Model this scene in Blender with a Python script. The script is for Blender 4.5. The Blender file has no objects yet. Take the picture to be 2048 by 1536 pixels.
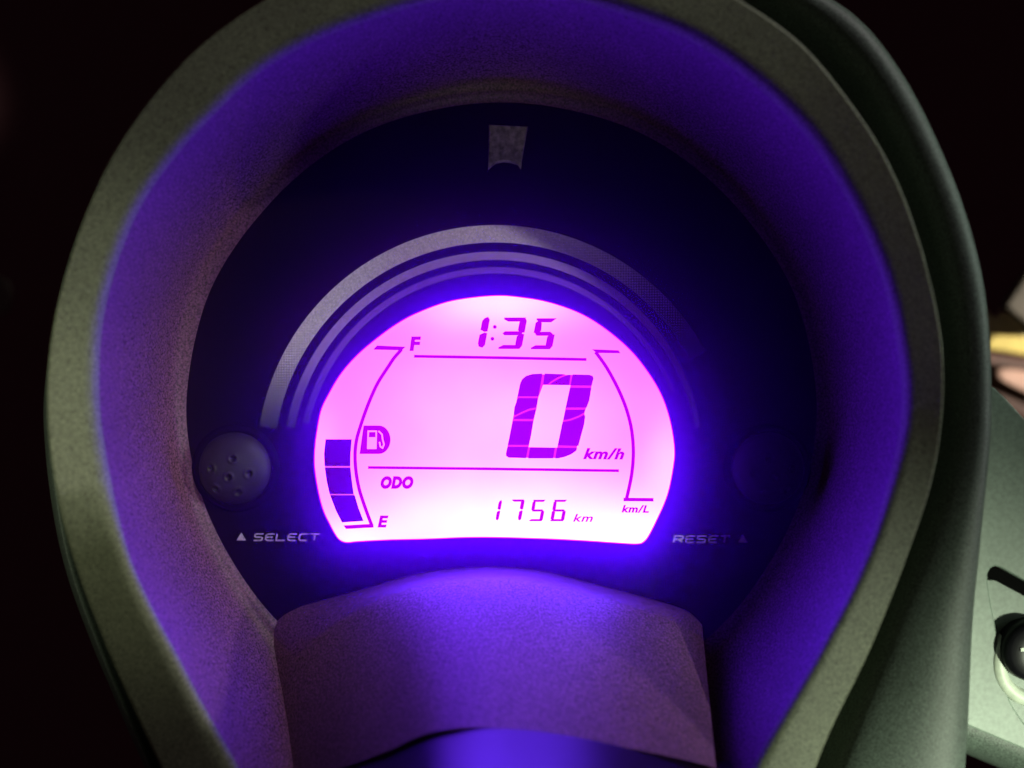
import bpy, bmesh, math, random
import numpy as np
from mathutils import Vector
random.seed(4)
sc = bpy.context.scene
COL = sc.collection
# ------------------------------------------------------------------ camera
D = 0.20                       # camera height above the dial face (m)
S = 0.22 / 2048                # metres per photo pixel on the dial plane
cam_d = bpy.data.cameras.new('camera'); cam = bpy.data.objects.new('camera', cam_d); COL.objects.link(cam)
cam.location = (0, 0, D); cam.rotation_euler = (0, 0, 0)
cam_d.sensor_width = 36; cam_d.lens = 36 * D / 0.22
cam_d.clip_start = 0.005; cam_d.clip_end = 50
cam_d.dof.use_dof = True; cam_d.dof.focus_distance = D - 0.001; cam_d.dof.aperture_fstop = 6
sc.camera = cam
# ------------------------------------------------------------------ night surroundings
w = bpy.data.worlds.new('World'); sc.world = w; w.use_nodes = True
bg = w.node_tree.nodes['Background']; bg.inputs[0].default_value = (1.0, 0.55, 0.70, 1); bg.inputs[1].default_value = 0.018
sc.view_settings.view_transform = 'Standard'; sc.view_settings.look = 'None'
sc.view_settings.exposure = 0; sc.view_settings.gamma = 1
def lamp(name, loc, target, power, color, size, cone=None, blend=0.5):
    l = bpy.data.lights.new(name, 'SPOT' if cone else 'POINT'); l.energy = power; l.color = color; l.shadow_soft_size = size
    if cone: l.spot_size = math.radians(cone); l.spot_blend = blend
    o = bpy.data.objects.new(name, l); COL.objects.link(o); o.location = loc
    o.rotation_euler = (Vector(target) - Vector(loc)).to_track_quat('-Z', 'Y').to_euler()
    return o
# a street lamp up to the right, then unseen fill spots added part by part
lamp('street_lamp_light', (0.857, 0.921, 0.816), (-0.016, 0.010, 0), 36, (1.0, 0.88, 0.90), 0.03, 9.0, 1.0)
lamp('bezel_fill', (0.16, 0.05, 1.30), (-0.086, -0.010, 0.03), 42, (0.98, 1.0, 0.70), 0.03, 3.9, 0.9)  # unseen overhead spot added to brighten the left of the bezel
lamp('wall_fill', (1.35, 0.02, 0.44), (-0.062, -0.068, 0.02), 42, (1.0, 0.88, 0.95), 0.05, 5.6, 1.0)  # unseen low spot from the right, added for the lower left wall
lamp('side_fill', (0.85, -0.50, 1.05), (0.100, -0.106, 0.0), 230, (0.90, 1.0, 0.74), 0.04, 6.4, 1.0)  # unseen spot added to lift the lower right bezel and side panel
lamp('cover_fill', (1.25, 0.30, 0.42), (0.135, 0.050, 0.0), 56, (0.80, 1.0, 0.84), 0.06, 7.0, 1.0)  # unseen spot added for the cover rim at upper right
lamp('tab_fill', (0.30, -0.90, 0.90), (0.0, 0.054, 0.0), 9, (1.0, 0.97, 0.80), 0.02, 2.3, 1.0)  # unseen narrow spot added only to brighten the pale tab
lamp('board_fill', (1.0, -0.25, 0.50), (0.19, 0.01, -0.13), 170, (1.0, 0.95, 0.80), 0.03, 4.5, 0.6)  # unseen spot added to light the board and things beside it

def P(px, py, z=0.0):
    k = S * (1 - z / D)
    return Vector(((px - 1024) * k, (768 - py) * k, z))
# ------------------------------------------------------------------ materials
def mat(name):
    m = bpy.data.materials.new(name); m.use_nodes = True
    n = m.node_tree.nodes; n.clear()
    out = n.new('ShaderNodeOutputMaterial'); return m, n, m.node_tree.links, out
def plastic(name, col, rough=0.55, grain=0.25, gscale=1500, bump=0.3, bdist=0.0001, spec=0.4, wear=0.12):
    m, n, L, out = mat(name)
    p = n.new('ShaderNodeBsdfPrincipled'); L.new(p.outputs[0], out.inputs[0])
    tc = n.new('ShaderNodeTexCoord')
    a = n.new('ShaderNodeTexNoise'); a.inputs['Scale'].default_value = gscale; a.inputs['Detail'].default_value = 3
    L.new(tc.outputs['Object'], a.inputs['Vector'])
    b = n.new('ShaderNodeTexNoise'); b.inputs['Scale'].default_value = 45; b.inputs['Detail'].default_value = 5
    L.new(tc.outputs['Object'], b.inputs['Vector'])
    mr = n.new('ShaderNodeMapRange'); mr.inputs[1].default_value = 0.3; mr.inputs[2].default_value = 0.7
    mr.inputs[3].default_value = 1 - grain; mr.inputs[4].default_value = 1 + grain
    L.new(a.outputs[0], mr.inputs[0])
    mr2 = n.new('ShaderNodeMapRange'); mr2.inputs[1].default_value = 0.3; mr2.inputs[2].default_value = 0.7
    mr2.inputs[3].default_value = 1 - wear; mr2.inputs[4].default_value = 1 + wear
    L.new(b.outputs[0], mr2.inputs[0])
    mm = n.new('ShaderNodeMath'); mm.operation = 'MULTIPLY'; L.new(mr.outputs[0], mm.inputs[0]); L.new(mr2.outputs[0], mm.inputs[1])
    vm = n.new('ShaderNodeVectorMath'); vm.operation = 'SCALE'; vm.inputs[0].default_value = col; L.new(mm.outputs[0], vm.inputs['Scale'])
    L.new(vm.outputs[0], p.inputs['Base Color'])
    p.inputs['Roughness'].default_value = rough; p.inputs['Specular IOR Level'].default_value = spec
    if bump:
        bp = n.new('ShaderNodeBump'); bp.inputs['Strength'].default_value = bump; bp.inputs['Distance'].default_value = bdist
        L.new(a.outputs[0], bp.inputs['Height']); L.new(bp.outputs[0], p.inputs['Normal'])
    return m
M_bezel = plastic('grained grey plastic', (0.12, 0.138, 0.088), 0.6, 0.7, 3000, 0.5)
M_wall = plastic('grained plastic violet spill tint', (0.104, 0.038, 0.090), 0.5, 0.7, 2200, 0.5)  # grey wall; mauve tint paints in violet light from the display
M_panel = plastic('grained fascia plastic', (0.118, 0.046, 0.105), 0.45, 0.7, 2300, 0.5, spec=.6)  # mauve tint here too, pushing the display's violet spill
M_dial = plastic('black dial print', (0.006, 0.003, 0.006), 0.6, 0.2, 900, 0.05, spec=0.03)
M_button = plastic('black rubber', (0.016, 0.010, 0.016), 0.55, 0.35, 1500, 0.5)
M_cover = plastic('dark grey cover plastic', (0.058, 0.078, 0.064), 0.55, 0.6, 2700, 0.6)
M_side = plastic('pale grey green side plastic', (0.155, 0.20, 0.165), 0.5, 0.16, 900, 0.3)
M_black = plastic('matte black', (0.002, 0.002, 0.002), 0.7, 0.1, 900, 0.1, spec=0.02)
M_lock = plastic('black lock rubber', (0.006, 0.006, 0.008), 0.35, 0.2, 900, 0.1, spec=.2)
M_lockring = plastic('worn silver lock ring', (0.50, 0.56, 0.46), 0.45, 0.1, 700, 0.2)
M_tab = plastic('pale mottled tab', (0.26, 0.23, 0.22), 0.6, 0.5, 900, 0.3, wear=0.5)
M_ground = plastic('dark asphalt', (0.13, 0.05, 0.065), 0.9, 0.3, 60, 0.2)
M_board = plastic('yellow board', (0.62, 0.54, 0.33), 0.7, 0.1, 200, 0.1)
M_boardedge = plastic('mustard edge', (0.42, 0.32, 0.08), 0.7, 0.1, 200, 0.1)
M_brown = plastic('dark brown wood', (0.06, 0.02, 0.012), 0.6, 0.2, 200, 0.1)
M_pink = plastic('pale pink cloth', (0.40, 0.24, 0.19), 0.7, 0.1, 200, 0.1)
M_plate = plastic('dull grey brown plate', (0.11, 0.09, 0.07), 0.6, 0.2, 200, 0.1)
M_window = plastic('smoked indicator window', (0.010, 0.003, 0.02), 0.36, 0.1, 900, 0.05, spec=0.2)
M_print = plastic('white print', (0.42, 0.36, 0.44), 0.6, 0.5, 2500, 0.0, wear=0.3)

def emis(name, col, strength=1.0):
    m, n, L, out = mat(name)
    e = n.new('ShaderNodeEmission'); e.inputs[0].default_value = (*col, 1); e.inputs[1].default_value = strength
    L.new(e.outputs[0], out.inputs[0]); return m
M_seg = emis('violet liquid crystal', (0.50, 0.0, 0.4), 1)
M_segbig = emis('indigo liquid crystal', (0.34, 0.0, 0.2), 1)
M_segdark = emis('deep violet liquid crystal', (0.07, 0.0, 0.1), 1)
M_bleed = emis('magenta painted bleed', (1.0, 0.0, 6.0), 1)

def lcd_material():
    m, n, L, out = mat('violet backlit display')
    tc = n.new('ShaderNodeTexCoord'); sep = n.new('ShaderNodeSeparateXYZ'); L.new(tc.outputs['Object'], sep.inputs[0])
    def math_(op, a, b=None, c=None):
        x = n.new('ShaderNodeMath'); x.operation = op
        for i, v in enumerate((a, b, c)):
            if v is None: continue
            if isinstance(v, (int, float)): x.inputs[i].default_value = v
            else: L.new(v, x.inputs[i])
        return x.outputs[0]
    def blob(px, py, rx, ry, amp):
        q = P(px, py)
        dx = math_('DIVIDE', math_('SUBTRACT', sep.outputs[0], q.x), rx * S)
        dy = math_('DIVIDE', math_('SUBTRACT', sep.outputs[1], q.y), ry * S)
        r2 = math_('ADD', math_('MULTIPLY', dx, dx), math_('MULTIPLY', dy, dy))
        return math_('MULTIPLY', math_('POWER', 2.718, math_('MULTIPLY', r2, -1.0)), amp)
    g = math_('ADD', 0.20, blob(1020, 1055, 330, 95, 1.0))
    for b in ((1000, 600, 150, 60, 0.7), (960, 850, 230, 150, 0.36), (1345, 930, 60, 110, 0.4), (700, 1080, 90, 40, 0.5),
              (1260, 1080, 110, 60, 0.6), (640, 900, 40, 90, 0.18), (1140, 850, 120, 120, 0.12)):
        g = math_('ADD', g, blob(*b))
    ns = n.new('ShaderNodeTexNoise'); ns.inputs['Scale'].default_value = 60; ns.inputs['Detail'].default_value = 2
    L.new(tc.outputs['Object'], ns.inputs['Vector'])
    g = math_('MULTIPLY', g, math_('ADD', 0.85, math_('MULTIPLY', ns.outputs[0], 0.3)))
    r = math_('ADD', 2.2, math_('MULTIPLY', g, 2.2)); b = math_('ADD', 11.0, math_('MULTIPLY', g, 24.0))
    cmb = n.new('ShaderNodeCombineXYZ'); L.new(r, cmb.inputs[0]); L.new(g, cmb.inputs[1]); L.new(b, cmb.inputs[2])
    e = n.new('ShaderNodeEmission'); L.new(cmb.outputs[0], e.inputs[0]); L.new(e.outputs[0], out.inputs[0])
    return m
M_lcd = lcd_material()

def lens_material():
    m, n, L, out = mat('clear lens with violet bloom')
    tr = n.new('ShaderNodeBsdfTransparent'); tl = n.new('ShaderNodeBsdfTranslucent'); tl.inputs[0].default_value = (0.62, 0.03, 1.0, 1)
    mx = n.new('ShaderNodeMixShader'); mx.inputs[0].default_value = 0.085  # violet scatter put in to imitate bloom around the display
    L.new(tr.outputs[0], mx.inputs[1]); L.new(tl.outputs[0], mx.inputs[2]); L.new(mx.outputs[0], out.inputs[0])
    return m
M_lens = lens_material()

def ring_material(name, col, a0, a1, b0, b1):
    """grey ink printed as a halftone that thins out between the angles a0..a1 (left end); the b0..b1 fade (right end) also paints in hood shadow"""
    m, n, L, out = mat(name)
    p = n.new('ShaderNodeBsdfPrincipled'); L.new(p.outputs[0], out.inputs[0]); p.inputs['Roughness'].default_value = 0.5
    tc = n.new('ShaderNodeTexCoord'); sep = n.new('ShaderNodeSeparateXYZ'); L.new(tc.outputs['Object'], sep.inputs[0])
    def math_(op, a, b=None):
        x = n.new('ShaderNodeMath'); x.operation = op
        for i, v in enumerate((a, b)):
            if v is None: continue
            if isinstance(v, (int, float)): x.inputs[i].default_value = v
            else: L.new(v, x.inputs[i])
        return x.outputs[0]
    c = P(990, 927)
    dx = math_('SUBTRACT', sep.outputs[0], c.x); dy = math_('SUBTRACT', sep.outputs[1], c.y)
    ang = math_('ARCTAN2', dy, dx)
    def ramp(x, lo, hi):
        r = n.new('ShaderNodeMapRange'); r.inputs[1].default_value = math.radians(lo); r.inputs[2].default_value = math.radians(hi)
        r.inputs[3].default_value = 1.0; r.inputs[4].default_value = 0.0; L.new(x, r.inputs[0]); return r.outputs[0]
    left = ramp(ang, a0, a1)
    right = n.new('ShaderNodeMapRange'); right.inputs[1].default_value = math.radians(b0); right.inputs[2].default_value = math.radians(b1)
    L.new(ang, right.inputs[0])  # right fade also paints in the shadow cast by the hood
    cov = math_('MULTIPLY', left, right.outputs[0])
    k = 2 * math.pi / (4.6 * S)
    u = math_('SINE', math_('MULTIPLY', math_('ADD', sep.outputs[0], sep.outputs[1]), k * 0.707))
    v = math_('SINE', math_('MULTIPLY', math_('SUBTRACT', sep.outputs[0], sep.outputs[1]), k * 0.707))
    dots = math_('ADD', math_('MULTIPLY', math_('MULTIPLY', u, v), 0.5), 0.5)
    on = math_('GREATER_THAN', cov, math_('MULTIPLY', dots, 0.98))
    mix = n.new('ShaderNodeMix'); mix.data_type = 'RGBA'
    L.new(on, mix.inputs[0]); mix.inputs[6].default_value = (0.012, 0.009, 0.014, 1); mix.inputs[7].default_value = (*col, 1)
    ns = n.new('ShaderNodeTexNoise'); ns.inputs['Scale'].default_value = 2200; L.new(tc.outputs['Object'], ns.inputs['Vector'])
    mr = n.new('ShaderNodeMapRange'); mr.inputs[1].default_value = 0.3; mr.inputs[2].default_value = 0.7; mr.inputs[3].default_value = 0.8; mr.inputs[4].default_value = 1.2
    L.new(ns.outputs[0], mr.inputs[0])
    sc_ = n.new('ShaderNodeVectorMath'); sc_.operation = 'SCALE'; L.new(mix.outputs[2], sc_.inputs[0]); L.new(mr.outputs[0], sc_.inputs['Scale'])
    L.new(sc_.outputs[0], p.inputs['Base Color'])
    return m

# ------------------------------------------------------------------ object helpers
def link(name, me, m, parent=None, smooth=False):
    o = bpy.data.objects.new(name, me); COL.objects.link(o)
    if m: me.materials.append(m)
    if smooth:
        for p in me.polygons: p.use_smooth = True
    if parent: o.parent = parent
    return o
def tag(o, label=None, cat=None, group=None, kind=None):
    for k, v in (('label', label), ('category', cat), ('group', group), ('kind', kind)):
        if v: o[k] = v
    return o
def empty(name, loc=(0, 0, 0)):
    o = bpy.data.objects.new(name, None); COL.objects.link(o); o.location = loc; o.empty_display_size = 0.01; return o
def mesh(name, vs, fs):
    me = bpy.data.meshes.new(name); me.from_pydata([tuple(v) for v in vs], [], fs); me.validate(); me.update()
    bm = bmesh.new(); bm.from_mesh(me); bmesh.ops.recalc_face_normals(bm, faces=bm.faces); bm.to_mesh(me); bm.free()
    return me
def curve_mesh(name, loops, z0, th, bevel=0.0, pix=True):
    """flat shape with holes (even-odd), bottom at z0, thickness th"""
    cu = bpy.data.curves.new(name, 'CURVE'); cu.dimensions = '2D'; cu.fill_mode = 'BOTH'
    zt = z0 + th
    for lp in loops:
        sp = cu.splines.new('POLY'); sp.points.add(len(lp) - 1); sp.use_cyclic_u = True
        for i, q in enumerate(lp):
            v = P(q[0], q[1], zt); sp.points[i].co = (v.x, v.y, 0, 1)
    cu.extrude = th / 2 - bevel; cu.bevel_depth = bevel; cu.bevel_resolution = 2; cu.offset = -bevel
    o = bpy.data.objects.new(name, cu); COL.objects.link(o)
    dg = bpy.context.evaluated_depsgraph_get(); me = bpy.data.meshes.new_from_object(o.evaluated_get(dg))
    bpy.data.objects.remove(o); bpy.data.curves.remove(cu)
    for v in me.vertices: v.co.z += z0 + th / 2
    me.name = name; return me
def flat(name, loops, m, parent, z0, th=0.00015, bevel=0.0):
    if not isinstance(loops[0][0], (tuple, list)): loops = [loops]
    return link(name, curve_mesh(name, loops, z0, th, bevel), m, parent)
def stroke_poly(pts, wd, w1=None, cap='flat'):
    pts = [Vector((p[0], p[1])) for p in pts]; n = len(pts); L_, R_ = [], []
    for i, p in enumerate(pts):
        if i == 0: d = (pts[1] - p).normalized(); k = 1
        elif i == n - 1: d = (p - pts[i - 1]).normalized(); k = 1
        else:
            d1 = (p - pts[i - 1]).normalized(); d2 = (pts[i + 1] - p).normalized(); d = (d1 + d2)
            d = d.normalized() if d.length > 1e-6 else d1; k = 1 / max(0.5, d.dot(d1))
        nrm = Vector((-d.y, d.x)); t = i / (n - 1)
        h = 0.5 * (wd if w1 is None else wd + (w1 - wd) * t) * k
        L_.append(p + nrm * h); R_.append(p - nrm * h)
    return [tuple(q) for q in L_] + [tuple(q) for q in reversed(R_)]
def catmull(pts, per=6):
    out = []; n = len(pts)
    for i in range(n - 1):
        p0, p1, p2, p3 = (np.array(pts[max(0, i - 1)], float), np.array(pts[i], float), np.array(pts[i + 1], float), np.array(pts[min(n - 1, i + 2)], float))
        for j in range(per):
            t = j / per
            out.append(tuple(0.5 * ((2 * p1) + (-p0 + p2) * t + (2 * p0 - 5 * p1 + 4 * p2 - p3) * t * t + (-p0 + 3 * p1 - 3 * p2 + p3) * t ** 3)))
    out.append(tuple(float(v) for v in pts[-1])); return out
def circle(cx, cy, r, n=24, a0=0, a1=2 * math.pi, ry=None):
    return [(cx + r * math.cos(a0 + (a1 - a0) * i / n), cy - (ry or r) * math.sin(a0 + (a1 - a0) * i / n)) for i in range(n)]
def text_mesh(name, body, box, m, parent, z0, th=0.00015, shear=0.0, bold=0.0, rot=0.0, wide=None):
    cu = bpy.data.curves.new(name, 'FONT'); cu.body = body; cu.size = 1; cu.shear = shear; cu.offset = bold; cu.resolution_u = 4; cu.space_character = 1.12
    o = bpy.data.objects.new(name, cu); COL.objects.link(o)
    dg = bpy.context.evaluated_depsgraph_get(); me = bpy.data.meshes.new_from_object(o.evaluated_get(dg))
    bpy.data.objects.remove(o); bpy.data.curves.remove(cu)
    co = np.array([v.co[:] for v in me.vertices]); lo = co.min(0); hi = co.max(0)
    x0, y0, x1, y1 = box; zt = z0 + th; cx, cy = (x0 + x1) / 2, (y0 + y1) / 2
    for v in me.vertices:
        px = x0 + (v.co.x - lo[0]) / (hi[0] - lo[0]) * (x1 - x0); py = y1 - (v.co.y - lo[1]) / (hi[1] - lo[1]) * (y1 - y0)
        py += (px - cx) * math.tan(rot)
        v.co = P(px, py, zt)
    return link(name, me, m, parent)

# polar outlines in dial coordinates -------------------------------------------------
CX, CY = 1003.0, 800.0
NA = 360
TH = np.linspace(0, 2 * math.pi, NA, endpoint=False)       # 0 right, 90 deg up
def outline(pts, sig=2.5):
    a = np.array([math.atan2(CY - y, x - CX) % (2 * math.pi) for x, y in pts]); r = np.array([math.hypot(x - CX, y - CY) for x, y in pts])
    o = np.argsort(a); a, r = a[o], r[o]
    a3 = np.concatenate([a - 2 * math.pi, a, a + 2 * math.pi]); r3 = np.concatenate([r, r, r])
    rr = np.interp(TH, a3, r3)
    k = np.arange(-12, 13); g = np.exp(-k ** 2 / (2 * sig ** 2)); g /= g.sum()
    rr = sum(gg * np.roll(rr, int(kk)) for gg, kk in zip(g, k))
    return np.stack([CX + rr * np.cos(TH), CY - rr * np.sin(TH)], 1)
def mirror(p): return [(2006 - x, y) for x, y in p]
dialL = [(450, 525), (420, 580), (395, 660), (378, 750), (372, 818), (380, 903), (400, 983), (435, 1068), (475, 1138), (530, 1215), (620, 1300), (760, 1385)]
dialT = [(520, 430), (610, 340), (720, 268), (860, 222)]
dial_o = outline(dialL + dialT + mirror(dialL + dialT) + [(1003, 205), (1003, 1420)])
rim_o = outline([(740, 30), (600, 85), (500, 145), (425, 220), (340, 310), (260, 430), (220, 540), (195, 640), (189, 750), (190, 818), (205, 918), (225, 1018), (250, 1118),
                 (295, 1218), (350, 1318), (400, 1418), (465, 1528), (580, 1730), (760, 1900), (990, 1980), (1220, 1900), (1400, 1720), (1514, 1533), (1549, 1468), (1609, 1368),
                 (1664, 1268), (1714, 1168), (1754, 1068), (1784, 968), (1809, 868), (1814, 768), (1804, 700), (1779, 575), (1744, 480), (1694, 380), (1639, 290), (1564, 205),
                 (1474, 130), (1374, 65), (1264, 25), (1130, -15), (1003, -28), (870, -8)])
out_o = outline([(530, 0), (400, 90), (300, 200), (225, 310), (170, 430), (130, 550), (105, 650), (93, 770), (97, 880), (115, 1000), (150, 1130), (200, 1260), (260, 1400),
                 (325, 1536), (450, 1800), (680, 2060), (980, 2160), (1290, 2060), (1500, 1800), (1630, 1536), (1650, 1480), (1690, 1400), (1740, 1300), (1780, 1200),
                 (1825, 1080), (1860, 980), (1880, 880), (1888, 770), (1885, 680), (1860, 560), (1815, 410), (1760, 290), (1690, 190), (1600, 80), (1480, 0), (1340, -85),
                 (1170, -135), (1003, -148), (840, -132), (690, -85)])
H = 0.030
def ang_interp(pairs):
    a = np.array([math.radians(p[0]) for p in pairs]); v = np.array([p[1] for p in pairs])
    a3 = np.concatenate([a - 2 * math.pi, a, a + 2 * math.pi]); return np.interp(TH, a3, np.concatenate([v, v, v]))
def loft(name, rings, m, parent, closed=True):
    """rings: list of arrays NA x 3"""
    vs = [tuple(p) for r in rings for p in r]; n = len(rings[0]); fs = []
    for k in range(len(rings) - 1):
        for i in range(n):
            j = (i + 1) % n
            fs.append((k * n + i, k * n + j, (k + 1) * n + j, (k + 1) * n + i))
    return link(name, mesh(name, vs, fs), m, parent, True)
def ring3(outl, z):
    z = np.broadcast_to(z, (NA,)); k = S * (1 - z / D)
    return np.stack([(outl[:, 0] - 1024) * k, (768 - outl[:, 1]) * k, z], 1)
def lerp(a, b, t): return a + (b - a) * t

# ================================================================== instrument cluster
cl = tag(empty('instrument_cluster', (0, 0, 0)), 'scooter instrument cluster with a glowing violet display inside a grey teardrop hood', 'instrument cluster')
zo = ang_interp([(0, .0325), (40, .0330), (90, .0320), (135, .0315), (180, .0328), (192, .0325), (202, .0245), (225, .0240), (260, .026), (300, .0270), (325, .0272), (345, .030)])
A0 = ring3(dial_o, 0.0); A1 = ring3(rim_o, H); A2 = ring3(out_o, zo)
prof = [(0, -.05), (0, 0), (.18, .012), (.34, .05), (.48, .13), (.60, .26), (.70, .42), (.78, .57), (.85, .70), (.91, .81), (.955, .89), (.985, .935)]
wall = []
for s, f in prof:
    r = lerp(A0, A1, s); r[:, 2] = H * f; wall.append(r)
top = [lerp(A1, A2, t) for t in (0.0, 0.07, 0.18)]
for r, dz in zip(top, (-.0011, -.0003, 0.0)): r[:, 2] += dz
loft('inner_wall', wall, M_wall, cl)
b = [wall[-1], top[0], top[1], top[2]] + [lerp(A1, A2, t) for t in (0.28, 0.4, 0.6, 0.8, 0.93, 0.985)]
e = A2.copy(); e[:, 2] -= .0004; b.append(e)
ctr = np.array([(CX - 1024) * S, (768 - CY) * S, 0])
def outward(r, d, dz):
    v = r.copy(); u = r[:, :2] - ctr[:2]; u /= np.linalg.norm(u, axis=1)[:, None]; v[:, :2] += u * d; v[:, 2] += dz; return v
b += [outward(A2, .0003, -.0012), outward(A2, .0001, -.003), outward(A2, -.002, -.012), outward(A2, -.003, -.03)]
loft('bezel', b, M_bezel, cl)

# dial face --------------------------------------------------------------------------
face = flat('dial_face', [tuple(CX_ for CX_ in p) for p in [(CX + (x - CX) * 1.01, CY + (y - CY) * 1.01) for x, y in dial_o[::2]]], M_dial, cl, -.0012, .0012)
for i, (ro, ri, c, a) in enumerate((((477, 477), (442, 444), (0.80, 0.76, 0.80), (140, 171, 28, 80)),
                                    ((424, 424), (407, 409), (0.52, 0.36, 0.66), (138, 170, 10, 70)),
                                    ((393, 393), (380, 382), (0.26, 0.11, 0.42), (132, 168, 22, 78)))):
    A = np.radians(np.linspace(a[1], a[2], 120)); o_ = []; i_ = []
    for t in A:
        s = min(1, max(0, (math.degrees(t) - a[2]) / 50)) if i else 1
        rr = ri[0] + (ro[0] - ri[0]) * (0.6 + 0.4 * s)
        o_.append((990 + rr * math.cos(t), 927 - rr * math.sin(t))); i_.append((990 + ri[0] * math.cos(t), 927 - ri[0] * math.sin(t)))
    flat('accent_ring', o_ + i_[::-1], ring_material('halftone ink %d' % i, c, *a), face, .0001, .0001)
# pale mottled trapezoid, slightly raised, high on the dial
tab = [(977, 248), (1056, 252), (1050, 285), (1044, 320), (1042, 338), (1036, 328), (1022, 324), (1008, 322), (992, 325), (983, 331), (976, 338), (977, 300)]
flat('pale_tab', tab, M_tab, face, .0002, .0016, .0004)
# extended lettering on the dial
def wide_letters(word, x0, y0, x1, y1, wd=3.0, slant=0.22):
    G = {'S': [[(1, 0), (.2, 0), (.04, .12), (.04, .36), (.2, .5), (.8, .5), (.96, .64), (.96, .88), (.8, 1), (0, 1)]],
         'E': [[(1, 0), (.3, 0), (.06, .2), (.03, .5), (.06, .8), (.3, 1), (1, 1)], [(.03, .5), (.85, .5)]],
         'L': [[(0, 0), (0, 1), (1, 1)]],
         'C': [[(1, 0), (.3, 0), (.06, .2), (.03, .5), (.06, .8), (.3, 1), (1, 1)]],
         'T': [[(0, 0), (1.05, 0)], [(.52, 0), (.52, 1)]],
         'R': [[(0, 1), (0, 0), (.8, 0), (.97, .12), (.97, .38), (.8, .52), (.1, .52)], [(.55, .52), (1, 1)]]}
    n = len(word); pitch = (x1 - x0) / n; lw = pitch * 0.76; loops = []
    for i, ch in enumerate(word):
        for st in G[ch]:
            q = [(x0 + i * pitch + u * lw + (1 - v) * slant * (y1 - y0), y0 + v * (y1 - y0)) for u, v in st]
            loops.append(stroke_poly(q, wd))
    return loops
def join_loops(name, loops, m, parent, z, th=.0001):
    bm = bmesh.new()
    for k, lp in enumerate(loops):
        me = curve_mesh(name, [lp], z + k * 2e-6, th); bm.from_mesh(me); bpy.data.meshes.remove(me)
    me = bpy.data.meshes.new(name); bm.to_mesh(me); bm.free()
    return link(name, me, m, parent)
join_loops('select_lettering', wide_letters('SELECT', 507, 1068, 641, 1081), M_print, face, .0001)
join_loops('reset_lettering', wide_letters('RESET', 1347, 1072, 1462, 1085, 3.4), M_print, face, .0001)
flat('arrow_mark', [(473, 1081), (492, 1081), (482.5, 1065)], M_print, face, .0001, .0001)
flat('arrow_mark', [(1476, 1085), (1495, 1085), (1485.5, 1069)], M_print, face, .0001, .0001)

# rubber push buttons ----------------------------------------------------------------
def button(cx, cy, flip=1):
    R = 72; dim = [(5, -22), (-39, -2), (36, 8), (-3, 15), (14, 45), (-31, 40)]
    vs, fs = [], []; nr, na = 44, 72
    for i in range(nr + 1):
        t = i / nr
        for j in range(na):
            a = 2 * math.pi * j / na; x = t * R * math.cos(a); y = t * R * math.sin(a)
            z = .0042 * math.sqrt(max(0, 1 - (t * 0.985) ** 2.6))
            for dx, dy in dim:
                d2 = (x - flip * dx) ** 2 + (y - dy) ** 2
                z -= .0009 * math.exp(-d2 / 16.0) - .0002 * math.exp(-(math.sqrt(d2) - 8) ** 2 / 8.0)
            vs.append(P(cx + x, cy + y, 0) + Vector((0, 0, z)))
    for i in range(nr):
        for j in range(na):
            k = (j + 1) % na; fs.append((i * na + j, i * na + k, (i + 1) * na + k, (i + 1) * na + j))
    o = link('push_button', mesh('push_button', vs, fs), M_button, cl, True)
    prof_ = [(72, .0006), (75, .0007), (80, .0007), (85, .0005), (88, .0001)]
    vs, fs = [], []
    for r, z in prof_:
        for j in range(64):
            a = 2 * math.pi * j / 64; vs.append(P(cx + r * math.cos(a), cy + r * math.sin(a), 0) + Vector((0, 0, z)))
    for i in range(len(prof_) - 1):
        for j in range(64):
            k = (j + 1) % 64; fs.append((i * 64 + j, i * 64 + k, (i + 1) * 64 + k, (i + 1) * 64 + j))
    link('collar', mesh('collar', vs, fs), M_dial, o, True)
    return o
button(472, 936); button(1534, 936, -1)

# display ----------------------------------------------------------------------------
lcd_pts = [(632, 880), (642, 824), (659, 787), (684, 746), (717, 709), (756, 676), (795, 648), (834, 627), (893, 605), (952, 595), (1000, 592), (1039, 595), (1088, 603),
           (1137, 618), (1176, 636), (1215, 662), (1254, 695), (1283, 728), (1312, 771), (1330, 810), (1342, 853), (1348, 895), (1347, 925), (1338, 975), (1328, 1006),
           (1314, 1037), (1299, 1067), (1289, 1081), (1275, 1087), (1234, 1085), (1176, 1081), (1098, 1077), (1000, 1074), (932, 1074), (854, 1077), (776, 1079), (717, 1082),
           (694, 1084), (680, 1079), (670, 1066), (659, 1045), (649, 1024), (641, 998), (634, 963), (630, 932), (630, 905)]
lcd_s = catmull(lcd_pts + [lcd_pts[0]], 5)[:-1]
disp = flat('display', lcd_s, M_lcd, cl, .0002, .0004)
cxl, cyl = 990, 850
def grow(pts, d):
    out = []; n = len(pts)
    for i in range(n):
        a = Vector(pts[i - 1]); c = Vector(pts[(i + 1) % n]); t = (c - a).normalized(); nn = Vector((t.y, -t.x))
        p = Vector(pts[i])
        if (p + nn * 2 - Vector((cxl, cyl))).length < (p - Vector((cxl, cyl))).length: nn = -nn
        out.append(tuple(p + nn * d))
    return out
flat('display_bleed', [grow(lcd_s, 2.2), lcd_s[::-1]], M_bleed, disp, .0002, .0004)  # glowing strip added to imitate light bleeding past the display outline
ZS = .00065
def seg(name, loops, m=None): return flat(name, loops, m or M_seg, disp, ZS, .00008)
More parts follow.
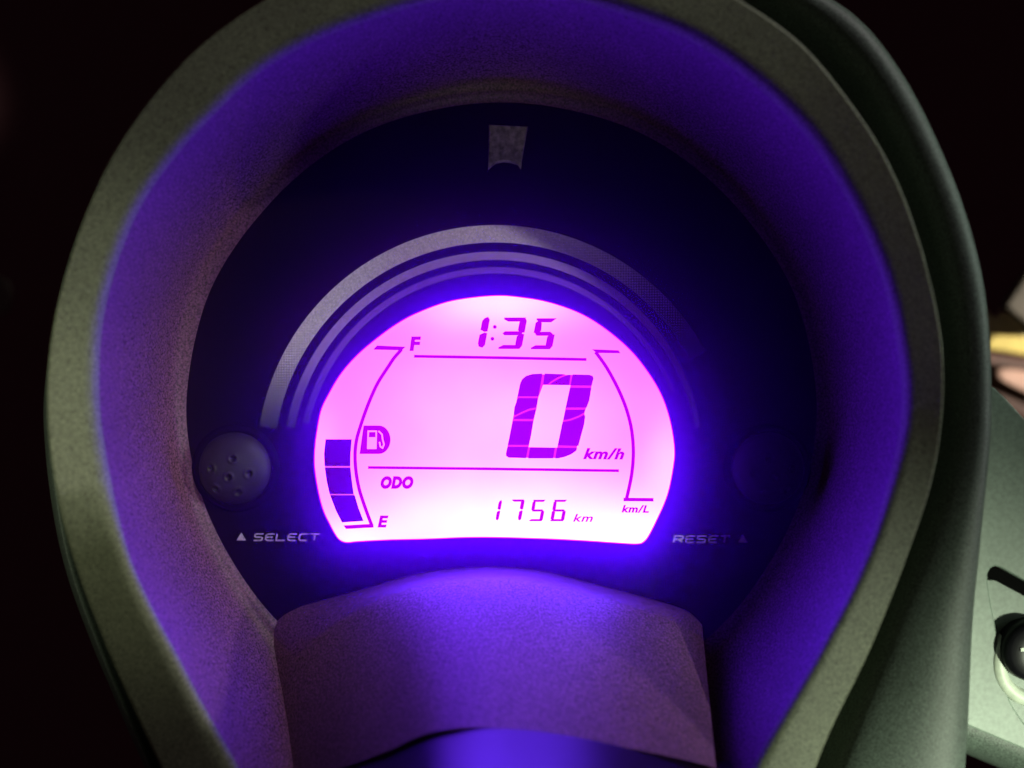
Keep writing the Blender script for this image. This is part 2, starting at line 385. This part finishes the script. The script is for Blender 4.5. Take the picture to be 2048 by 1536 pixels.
# lines
seg('divider_line', stroke_poly([(828, 712.5), (1000, 715.5), (1173, 719)], 6.0))
seg('divider_line', stroke_poly([(736, 935), (1000, 938), (1238, 941.5)], 5.6))
g1 = catmull([(803, 699), (788, 716), (776, 734), (756, 765), (741, 797), (729, 828), (720, 855), (713, 880), (710, 909), (712, 944), (718, 977), (727, 1006), (737, 1034), (744, 1052)], 4)
seg('gauge_line', stroke_poly(g1, 7.0))
seg('gauge_line', [(748, 697), (754, 691), (811, 693.5), (804, 700.5), (748, 699.5)])
seg('gauge_line', [(687, 1051), (738, 1048), (747, 1049), (747, 1055), (692, 1058)])
g2 = catmull([(1191, 704), (1203, 720), (1215, 738), (1231, 767), (1244, 795), (1254, 822), (1262, 853), (1266, 885), (1266.6, 914), (1264, 944), (1260, 967), (1253, 998)], 4)
seg('gauge_line', stroke_poly(g2, 7.0))
seg('gauge_line', [(1184, 698.5), (1237, 700.5), (1241, 706.5), (1193, 706)])
seg('gauge_line', [(1247, 995.5), (1307, 996), (1307, 1003), (1247, 1002.5)])
# fuel bars and pump icon
for q in ([(651, 878.5), (703.5, 878.5), (700.7, 909), (700.7, 932), (649, 932), (648, 907)],
          [(649.5, 935.5), (701, 935.5), (703, 959), (707.5, 988), (659, 988), (653, 961)],
          [(660, 990.5), (709.5, 990.5), (717, 1016), (727, 1042), (684, 1045), (672, 1022)]):
    seg('fuel_bar', q, M_segdark)
Dsh = [(727, 851)] + [(758, 851)] + circle(758, 879.5, 23, 14, math.pi / 2 * .98, -math.pi / 2, 28.5) + [(758, 908), (719, 908)]
pump = [(735, 861), (754, 861), (753, 898), (734, 898)]
hose = stroke_poly([(757, 862), (764, 869), (765, 878), (768, 889), (765, 896), (760.5, 893), (759, 884)], 2.8)
seg('fuel_icon', [Dsh, pump, hose])
seg('fuel_icon', [(738, 864), (751, 864), (751, 874.5), (737.5, 874.5)])
# seven segment digits
SEGS = {'1': 'bc', '3': 'abgcd', '5': 'afgcd', '6': 'afgedc', '7': 'abc'}
def digit(name, ch, x, y, wd, ht, sl, tv, th_):
    g = 0.8; h2 = ht / 2
    def q(u, v): return (x + u + (ht - v) * sl, y + v)
    shapes = {
        'a': [(0 + g, 0), (wd - 2, 0), (wd - tv * .55, th_ * .6), (wd - tv * .8, th_), (tv * .7, th_), (0 + g, th_ * .45)],
        'd': [(tv * .6, ht - th_), (wd - tv * .8, ht - th_), (wd - tv * .3, ht), (1, ht), (0, ht - th_ * .4)],
        'g': [(tv * .5, h2 - th_ * .5), (wd - tv * .7, h2 - th_ * .5), (wd - tv * .3, h2), (wd - tv * .7, h2 + th_ * .5), (tv * .5, h2 + th_ * .5), (tv * .2, h2)],
        'b': [(wd - tv * .75, th_ * .4), (wd - tv * .3, 0), (wd, th_ * .8), (wd, h2 - g * 2.2), (wd - tv * .4, h2 - g * .6), (wd - tv, h2 - th_ * .7), (wd - tv, th_ * 1.2)],
        'c': [(wd - tv, h2 + th_ * .7), (wd - tv * .4, h2 + g * .6), (wd, h2 + g * 2.2), (wd, ht - th_ * .8), (wd - tv * .3, ht), (wd - tv * .8, ht - th_ * .3), (wd - tv, ht - th_ * 1.2)],
        'f': [(0, th_ * 1.1), (tv * .45, th_ * .4), (tv * .9, th_ * 1.2), (tv, h2 - th_ * .7), (tv * .4, h2 - g * .6), (0, h2 - g * 2.2)],
        'e': [(0, h2 + g * 2.2), (tv * .4, h2 + g * .6), (tv, h2 + th_ * .7), (tv, ht - th_ * 1.2), (tv * .5, ht - th_ * .4), (0, ht - th_ * 1.1)]}
    for s in SEGS[ch]: seg(name, [q(*p) for p in shapes[s]])
sl = 0.19
digit('clock_digit_segment', '1', 948, 633.5, 21, 62, sl, 15, 7)
digit('clock_digit_segment', '3', 996, 635, 47, 63, sl, 14.5, 8.2)
digit('clock_digit_segment', '5', 1061, 636.5, 43, 62, sl, 14.5, 8.2)
seg('colon_dot', circle(989.6, 653.8, 3.9, 12)); seg('colon_dot', circle(984.8, 677.6, 3.9, 12))
digit('odometer_digit_segment', '1', 980, 1000, 17, 41, sl, 6.6, 4.5)
digit('odometer_digit_segment', '7', 1016, 999, 26, 42, sl, 7.2, 4.4)
digit('odometer_digit_segment', '5', 1058, 999.5, 27, 43, sl, 7.0, 4.4)
digit('odometer_digit_segment', '6', 1100, 999.5, 28, 43, sl, 7.0, 4.4)
# the large zero, split into its thirteen pieces
def z2(l): return [(1000 + x / 5.12, 580 + y / 5.12) for x, y in l]
def z4(l): return [(1000 + x / 5.12, 850 + y / 5.12) for x, y in l]
flat('bar_bleed', [(651, 880), (703, 880), (700, 930), (707, 986), (725, 1040), (685, 1043), (660, 990), (650, 935)], emis('pink bleed in gaps', (1.0, 0.10, 1.0)), disp, .00061, .00003)  # glowing pink plate added so the bar gaps show blurred light
flat('digit_bleed', [z2([(330, 863), (265, 885), (225, 920), (205, 960), (142, 1265)]) + z4([(80, 203), (64, 290), (90, 333), (600, 338), (730, 298), (785, 240)]) + z2([(868, 1250), (905, 1130), (955, 905), (915, 872)]),
     z2([(441, 972), (393, 1100), (374, 1215), (345, 1335)]) + z4([(297, 208), (292, 227), (585, 232), (592, 208)]) + z2([(645, 1335), (670, 1215), (718, 1000), (722, 975)])],
     emis('magenta bleed in gaps', (1.0, 0.02, 1.0)), disp, .00061, .00003)  # glowing plate added under the zero, imitating light bleed in its gaps
for q in (z2([(433, 855), (330, 860), (265, 880), (225, 915), (205, 960), (182, 1088), (393, 1088), (420, 940)]),
          z2([(457, 855), (670, 862), (590, 893), (515, 940), (487, 968), (443, 970)]),
          z2([(702, 868), (722, 868), (707, 975), (508, 970), (540, 945), (610, 905)]),
          z2([(745, 864), (915, 868), (950, 880), (958, 905), (940, 978), (724, 976)]),
          z2([(180, 1108), (390, 1108), (373, 1200), (300, 1213), (210, 1252), (155, 1283), (140, 1265), (148, 1200)]),
          z2([(372, 1222), (345, 1320), (140, 1320), (150, 1305), (220, 1270), (300, 1236)]),
          z2([(133, 1344), (343, 1344), (317, 1500)]) + z4([(296, 203), (78, 203)]),
          z4([(75, 225), (288, 225), (266, 340), (90, 335), (62, 318), (60, 290)]),
          z4([(310, 227), (562, 232), (543, 342), (288, 342)]),
          z4([(586, 233), (792, 237), (780, 265), (730, 300), (660, 328), (600, 341), (566, 342)]),
          z2([(716, 1001), (936, 1003), (915, 1130), (888, 1203), (672, 1203)]),
          z2([(668, 1228), (872, 1226), (868, 1250), (800, 1288), (720, 1318), (648, 1333)]),
          z2([(640, 1352), (720, 1340), (800, 1310), (868, 1276), (873, 1300), (860, 1385)]) + z4([(803, 213), (590, 208)])):
    seg('speed_digit_segment', q, M_segbig)
def ltext(name, body, box, **k): return text_mesh(name, body, box, M_seg, disp, ZS, .00008, **k)
ltext('full_letter', 'F', (819, 673, 842, 702), shear=.12, bold=.05)
ltext('empty_letter', 'E', (755, 1031, 777, 1055), shear=.2, bold=.05)
ltext('odometer_lettering', 'ODO', (761, 952, 827, 978), shear=.22, bold=.08)
ltext('speed_unit_lettering', 'km/h', (1166, 896, 1249, 919), shear=.3, bold=.045, rot=.01)
ltext('distance_unit_lettering', 'km', (1146, 1028, 1186, 1043.5), shear=.3, bold=.02, rot=.01)
ltext('consumption_unit_lettering', 'km/L', (1243, 1010, 1298, 1025.5), shear=.25, bold=.04, rot=.015)

# clear lens above the dial, the display's violet bloom put into it ------------------------------------------------------------
lens_o = [(CX + (x - CX) * 1.0, CY + (y - CY) * 1.0) for x, y in dial_o[::3]]
ZL = .0058
lv = [P(x, y, 0) for x, y in lens_o]
n = len(lv); c0 = Vector((ctr[0], ctr[1], 0))
vs = []; fs = []
for z, k in ((ZL, 1.012), (ZL + .0006, 0.9), (ZL + .001, 0.6), (ZL + .0012, .25)):
    for v in lv: vs.append(c0 + (v - c0) * k + Vector((0, 0, z)))
for r in range(3):
    for i in range(n): j = (i + 1) % n; fs.append((r * n + i, r * n + j, (r + 1) * n + j, (r + 1) * n + i))
vs.append(c0 + Vector((0, 0, ZL + .0013)))
for i in range(n): fs.append((3 * n + i, 3 * n + (i + 1) % n, 4 * n))
link('lens_cover', mesh('lens_cover', vs, fs), M_lens, cl, True)

# lower fascia hump ----------------------------------------------------------------------
topc = catmull([(518, 1228), (560, 1220), (590, 1215), (640, 1203), (722, 1183), (830, 1154), (937, 1141), (1018, 1141), (1098, 1151), (1205, 1178), (1313, 1207), (1377, 1228), (1404, 1250)], 6)
botc = catmull([(500, 1575), (600, 1556), (640, 1548), (700, 1530), (776, 1502), (830, 1476), (883, 1461), (964, 1455), (1044, 1464), (1152, 1481), (1259, 1497), (1367, 1519), (1432, 1536)], 6)
def resample(c, n):
    c = np.array(c); d = np.concatenate([[0], np.cumsum(np.linalg.norm(np.diff(c, axis=0), axis=1))]); t = np.linspace(0, d[-1], n)
    return np.stack([np.interp(t, d, c[:, 0]), np.interp(t, d, c[:, 1])], 1)
NU, NV = 80, 34
tc_, bc_ = resample(topc, NU), resample(botc, NU)
vs, fs = [], []
for j in range(NV):
    v = j / (NV - 1)
    for i in range(NU):
        u = i / (NU - 1); q = tc_[i] * (1 - v) + bc_[i] * v
        x = q[0] + (0 if u < .5 else 1) * 0 * math.sin(math.pi * v) * (2 * u - 1) ** 4 * (1 if v < .5 else .5)
        zc = .0045 + .0350 * v ** .85                        # climbs towards the rider
        e_ = abs(2 * u - 1) ** 2.2
        edge_z = (-.0020 + .0062 * v) if u < .5 else (.003 + .0270 * v)
        zc = zc * (1 - e_) + edge_z * e_ - .0012 * math.exp(-v * 25) * (1 - e_)
        vs.append(P(x, q[1], zc))
for j in range(NV - 1):
    for i in range(NU - 1):
        a = j * NU + i; fs.append((a, a + 1, a + NU + 1, a + NU))
per = [i for i in range(NU)] + [j * NU + NU - 1 for j in range(1, NV)] + [(NV - 1) * NU + i for i in range(NU - 2, -1, -1)] + [j * NU for j in range(NV - 2, 0, -1)]
base = len(vs)
for k in per:
    v = vs[k]; vs.append(Vector((v.x, v.y, -.001)))
for k in range(len(per)):
    a, b_ = per[k], per[(k + 1) % len(per)]; fs.append((a, b_, base + (k + 1) % len(per), base + k))
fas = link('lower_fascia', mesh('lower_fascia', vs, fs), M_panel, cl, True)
mod = fas.modifiers.new('edge', 'EDGE_SPLIT'); mod.split_angle = math.radians(50)

# smoked indicator window below the fascia -----------------------------------------------
vs, fs = [], []; NW = 60
for j in range(16):
    v = j / 15
    for i in range(NW):
        u = i / (NW - 1); x = 640 + u * 830
        k = np.interp(x, bc_[:, 0], bc_[:, 1]); y = k - 14 + v * 170
        z = .0370 - .016 * abs(2 * u - 1) ** 2 + .034 * v
        vs.append(P(x, y, z))
for j in range(15):
    for i in range(NW - 1):
        a = j * NW + i; fs.append((a, a + 1, a + NW + 1, a + NW))
link('indicator_window', mesh('indicator_window', vs, fs), M_window, cl, True)

# ================================================================== handlebar cover
def off(o_, d):                                         # grow an outline by d pixels (per angle)
    c = np.array([CX, CY]); v = o_ - c; r = np.linalg.norm(v, axis=1); return c + v * ((r + d) / r)[:, None]
gin_R = [(1549, 0), (1649, 75), (1724, 165), (1784, 270), (1834, 380), (1874, 500), (1899, 625), (1909, 750), (1904, 868), (1889, 943), (1869, 1018), (1844, 1093),
         (1814, 1168), (1784, 1243), (1749, 1343), (1714, 1428), (1674, 1533), (1560, 1800), (1340, 2120)]
gout_R = [(1649, 0), (1714, 45), (1774, 120), (1824, 200), (1869, 295), (1904, 375), (1934, 465), (1959, 565), (1969, 650), (1974, 768), (1974, 868), (1969, 918), (1959, 1018),
          (1951, 1118), (1941, 1218), (1936, 1318), (1934, 1418), (1926, 1536), (1880, 1850), (1560, 2250)]
leftline = [(92, 800), (97, 900), (110, 1010), (140, 1150), (180, 1260), (232, 1385), (300, 1536), (425, 1810), (650, 2090), (980, 2200)]
lefthid = [(98, 720), (110, 640), (130, 540), (172, 425), (230, 305), (305, 195), (405, 90), (530, 5), (690, -80), (840, -125), (1003, -145), (1170, -140), (1350, -100)]
gi = outline(gin_R + [(x + 6, y) for x, y in leftline + lefthid], 2)
go = outline(gout_R + [(x - 5, y) for x, y in leftline] + lefthid, 2)
deg = np.degrees(TH)
zin = ang_interp([(0, .019), (45, .020), (90, .016), (135, .010), (180, .013), (225, .014), (270, .012), (300, .016), (330, .018)])
ztop = zin + ang_interp([(0, .0045), (45, .005), (90, .002), (120, .0), (180, .0006), (225, .0006), (270, .001), (300, .005), (330, .005)])
zout = zin - ang_interp([(0, .001), (60, .002), (110, .006), (180, .004), (225, .004), (270, .003), (310, .000), (340, .000)])
rings = []
I3 = ring3(gi, zin); O3 = ring3(go, zout)
rings.append(outward(I3, -.0022, -.022)); rings.append(outward(I3, -.0008, -.006)); rings.append(outward(I3, -.0001, -.0012))
for t, f in ((0.0, .0), (.05, .30), (.12, .52), (.25, .78), (.42, .95), (.58, 1.0), (.72, .94), (.83, .80), (.91, .58), (.97, .30), (1.0, .0)):
    r = lerp(I3, O3, t); r[:, 2] += (ztop - zin) * f; rings.append(r)
rings.append(outward(O3, .0002, -.002)); rings.append(outward(O3, -.001, -.008)); rings.append(outward(O3, -.004, -.03)); rings.append(outward(O3, -.01, -.07))
cov = loft('handlebar_cover', rings, M_cover, None)
tag(cov, 'dark grey rounded cover rim curving round the outside of the instrument hood', 'handlebar cover')
# floor of the gap between hood and cover
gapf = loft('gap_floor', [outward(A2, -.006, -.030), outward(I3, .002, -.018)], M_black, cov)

# ================================================================== side panel with ignition lock
ZP = -.012
sp = tag(empty('side_panel', P(2060, 1250, ZP)), 'pale grey green side panel to the right of the cover, around the ignition lock', 'side panel')
def rel(o, parent):
    o.parent = parent; o.matrix_parent_inverse = parent.matrix_world.inverted(); return o
bpy.context.view_layer.update()
slot = [(1977, 1160), (1976, 1148), (1981, 1137), (1990, 1133), (2000, 1135), (2048, 1162), (2130, 1210), (2120, 1232), (2048, 1192), (2000, 1166), (1986, 1161)]
rec = catmull([(1976, 1162), (1982, 1205), (1990, 1245), (1997, 1290), (2006, 1341), (2013, 1375), (2023, 1407), (2048, 1446)], 4) + [(2120, 1490), (2240, 1470), (2260, 1300)]
hole = rec + [(2130, 1210), (2048, 1162), (2000, 1135), (1990, 1133), (1981, 1137), (1976, 1148)]
outer = [(1900, 760), (1975, 770), (1990, 776), (2015, 800), (2048, 836), (2120, 880), (2300, 960), (2340, 1621), (1930, 1449), (1890, 1449)]
zp = ZP - .0
me = curve_mesh('panel_skin', [outer, hole[::-1]], zp - .003, .003, .0004)
rel(link('panel_skin', me, M_side, None), sp)
rel(flat('recess_floor', [(1972, 1160), (1990, 1161), (2048, 1192), (2122, 1232), (2250, 1240), (2260, 1500), (2120, 1500), (2040, 1450), (2005, 1400), (1985, 1290)], M_side, None, zp - .0034, .0019), sp)
rel(flat('slot', [(1965, 1125), (2150, 1200), (2130, 1245), (2048, 1197), (1970, 1170)], M_black, None, zp - .0055, .003), sp)
# the panel rolls down towards the rider's knees; darker plastic paints in its shade
vs, fs = [], []
for j in range(14):
    a = j / 13 * math.radians(80)
    for i, x in enumerate(np.linspace(1890, 2340, 12)):
        q = P(x, 1449 + .42 * (x - 1930) if x > 1930 else 1449, zp); rr = .009
        vs.append(Vector((q.x, q.y - rr * math.sin(a), zp - .0004 - rr * (1 - math.cos(a)) * 1.6)))
for j in range(13):
    for i in range(11):
        a = j * 12 + i; fs.append((a, a + 1, a + 13, a + 12))
for i in range(11):
    pass
rel(link('panel_roll', mesh('panel_roll', vs, fs), M_cover, None, True), sp)
# ignition lock
def lathe(name, cx, cy, prof_, m, parent, z0, n_=64):
    vs, fs = [], []
    for r, z in prof_:
        for j in range(n_):
            a = 2 * math.pi * j / n_; k = S
            c_ = P(cx, cy, z0); vs.append(Vector((c_.x + r * k * math.cos(a), c_.y + r * k * math.sin(a), z0 + z)))
    for i in range(len(prof_) - 1):
        for j in range(n_):
            k = (j + 1) % n_; fs.append((i * n_ + j, i * n_ + k, (i + 1) * n_ + k, (i + 1) * n_ + j))
    return rel(link(name, mesh(name, vs, fs), m, None, True), parent)
lathe('lock_ring', 2070, 1324, [(96, -.002), (95, .0008), (91, .0014), (80, .0016), (70, .0014), (66, .001), (60, -.002)], M_lockring, sp, zp - .001)
lk = lathe('lock_barrel', 2058, 1299, [(64, -.003), (64, .0010), (61, .0022), (50, .0028), (28, .0030), (0.1, .0030)], M_lock, sp, zp)
kf = flat('key_slot', [(2042, 1296), (2078, 1296), (2078, 1303), (2042, 1303)], M_lockring, None, zp + .0029, .0003)
rel(kf, lk)

# ================================================================== things behind
gr = link('ground', mesh('ground', [(-14, -14, -3.0), (14, -14, -3.0), (14, 14, -3.0), (-14, 14, -3.0)], [(0, 1, 2, 3)]), M_ground)
gr['kind'] = 'structure'
ZB = -.13
bd = tag(empty('yellow_board', P(2050, 660, ZB)), 'yellow board in bright light at the right edge, behind the cover', 'board')
bpy.context.view_layer.update()
rel(flat('board_face', [(1940, 596), (1968, 616), (1990, 634), (2004, 628), (2018, 606), (2200, 560), (2200, 690), (2048, 672), (1940, 668)], M_board, None, ZB - .004, .004, .0008), bd)
rel(flat('board_edge', [(1940, 664), (2048, 669), (2200, 684), (2200, 735), (2048, 708), (1940, 694)], M_boardedge, None, ZB - .010, .005, .001), bd)
pl = flat('grey_plate', [(2010, 612), (2052, 546), (2200, 330), (2300, 600), (2140, 760), (2048, 644), (2028, 628)], M_plate, None, ZB + .012, .004, .0012)
tag(pl, 'dull grey brown slanted plate above the yellow board at the right edge', 'plate')
br = flat('brown_block', [(1940, 690), (2048, 705), (2200, 730), (2200, 960), (2048, 850), (1940, 780)], M_brown, None, ZB - .03, .012, .003)
tag(br, 'dark reddish brown block in shade under the yellow board', 'block')
vs, fs = [], []
for i in range(15):
    t = i / 14; cxp = 1990 + t * 190; cyp = 744 + t * 60; hw = 3 + 30 * math.sqrt(t) * 1.1; zc = ZB - .006
    for j in range(16):
        a = 2 * math.pi * j / 16
        q = P(cxp, cyp + hw * math.cos(a), zc); vs.append(Vector((q.x, q.y, zc + .35 * hw * S * math.sin(a))))
for i in range(14):
    for j in range(16):
        k = (j + 1) % 16; fs.append((i * 16 + j, i * 16 + k, (i + 1) * 16 + k, (i + 1) * 16 + j))
fs.append(tuple(range(16)))
pk = link('pink_cloth', mesh('pink_cloth', vs, fs), M_pink, None, True)
tag(pk, 'pale pink tapered cloth roll on the dark brown block', 'cloth')
lf = flat('olive_scrap', catmull([(-40, 548), (8, 556), (20, 590), (10, 625), (-40, 640)], 4), M_plate, None, ZB, .002, .0006)
tag(lf, 'faint olive brown scrap in the dark at the far left edge', 'scrap')
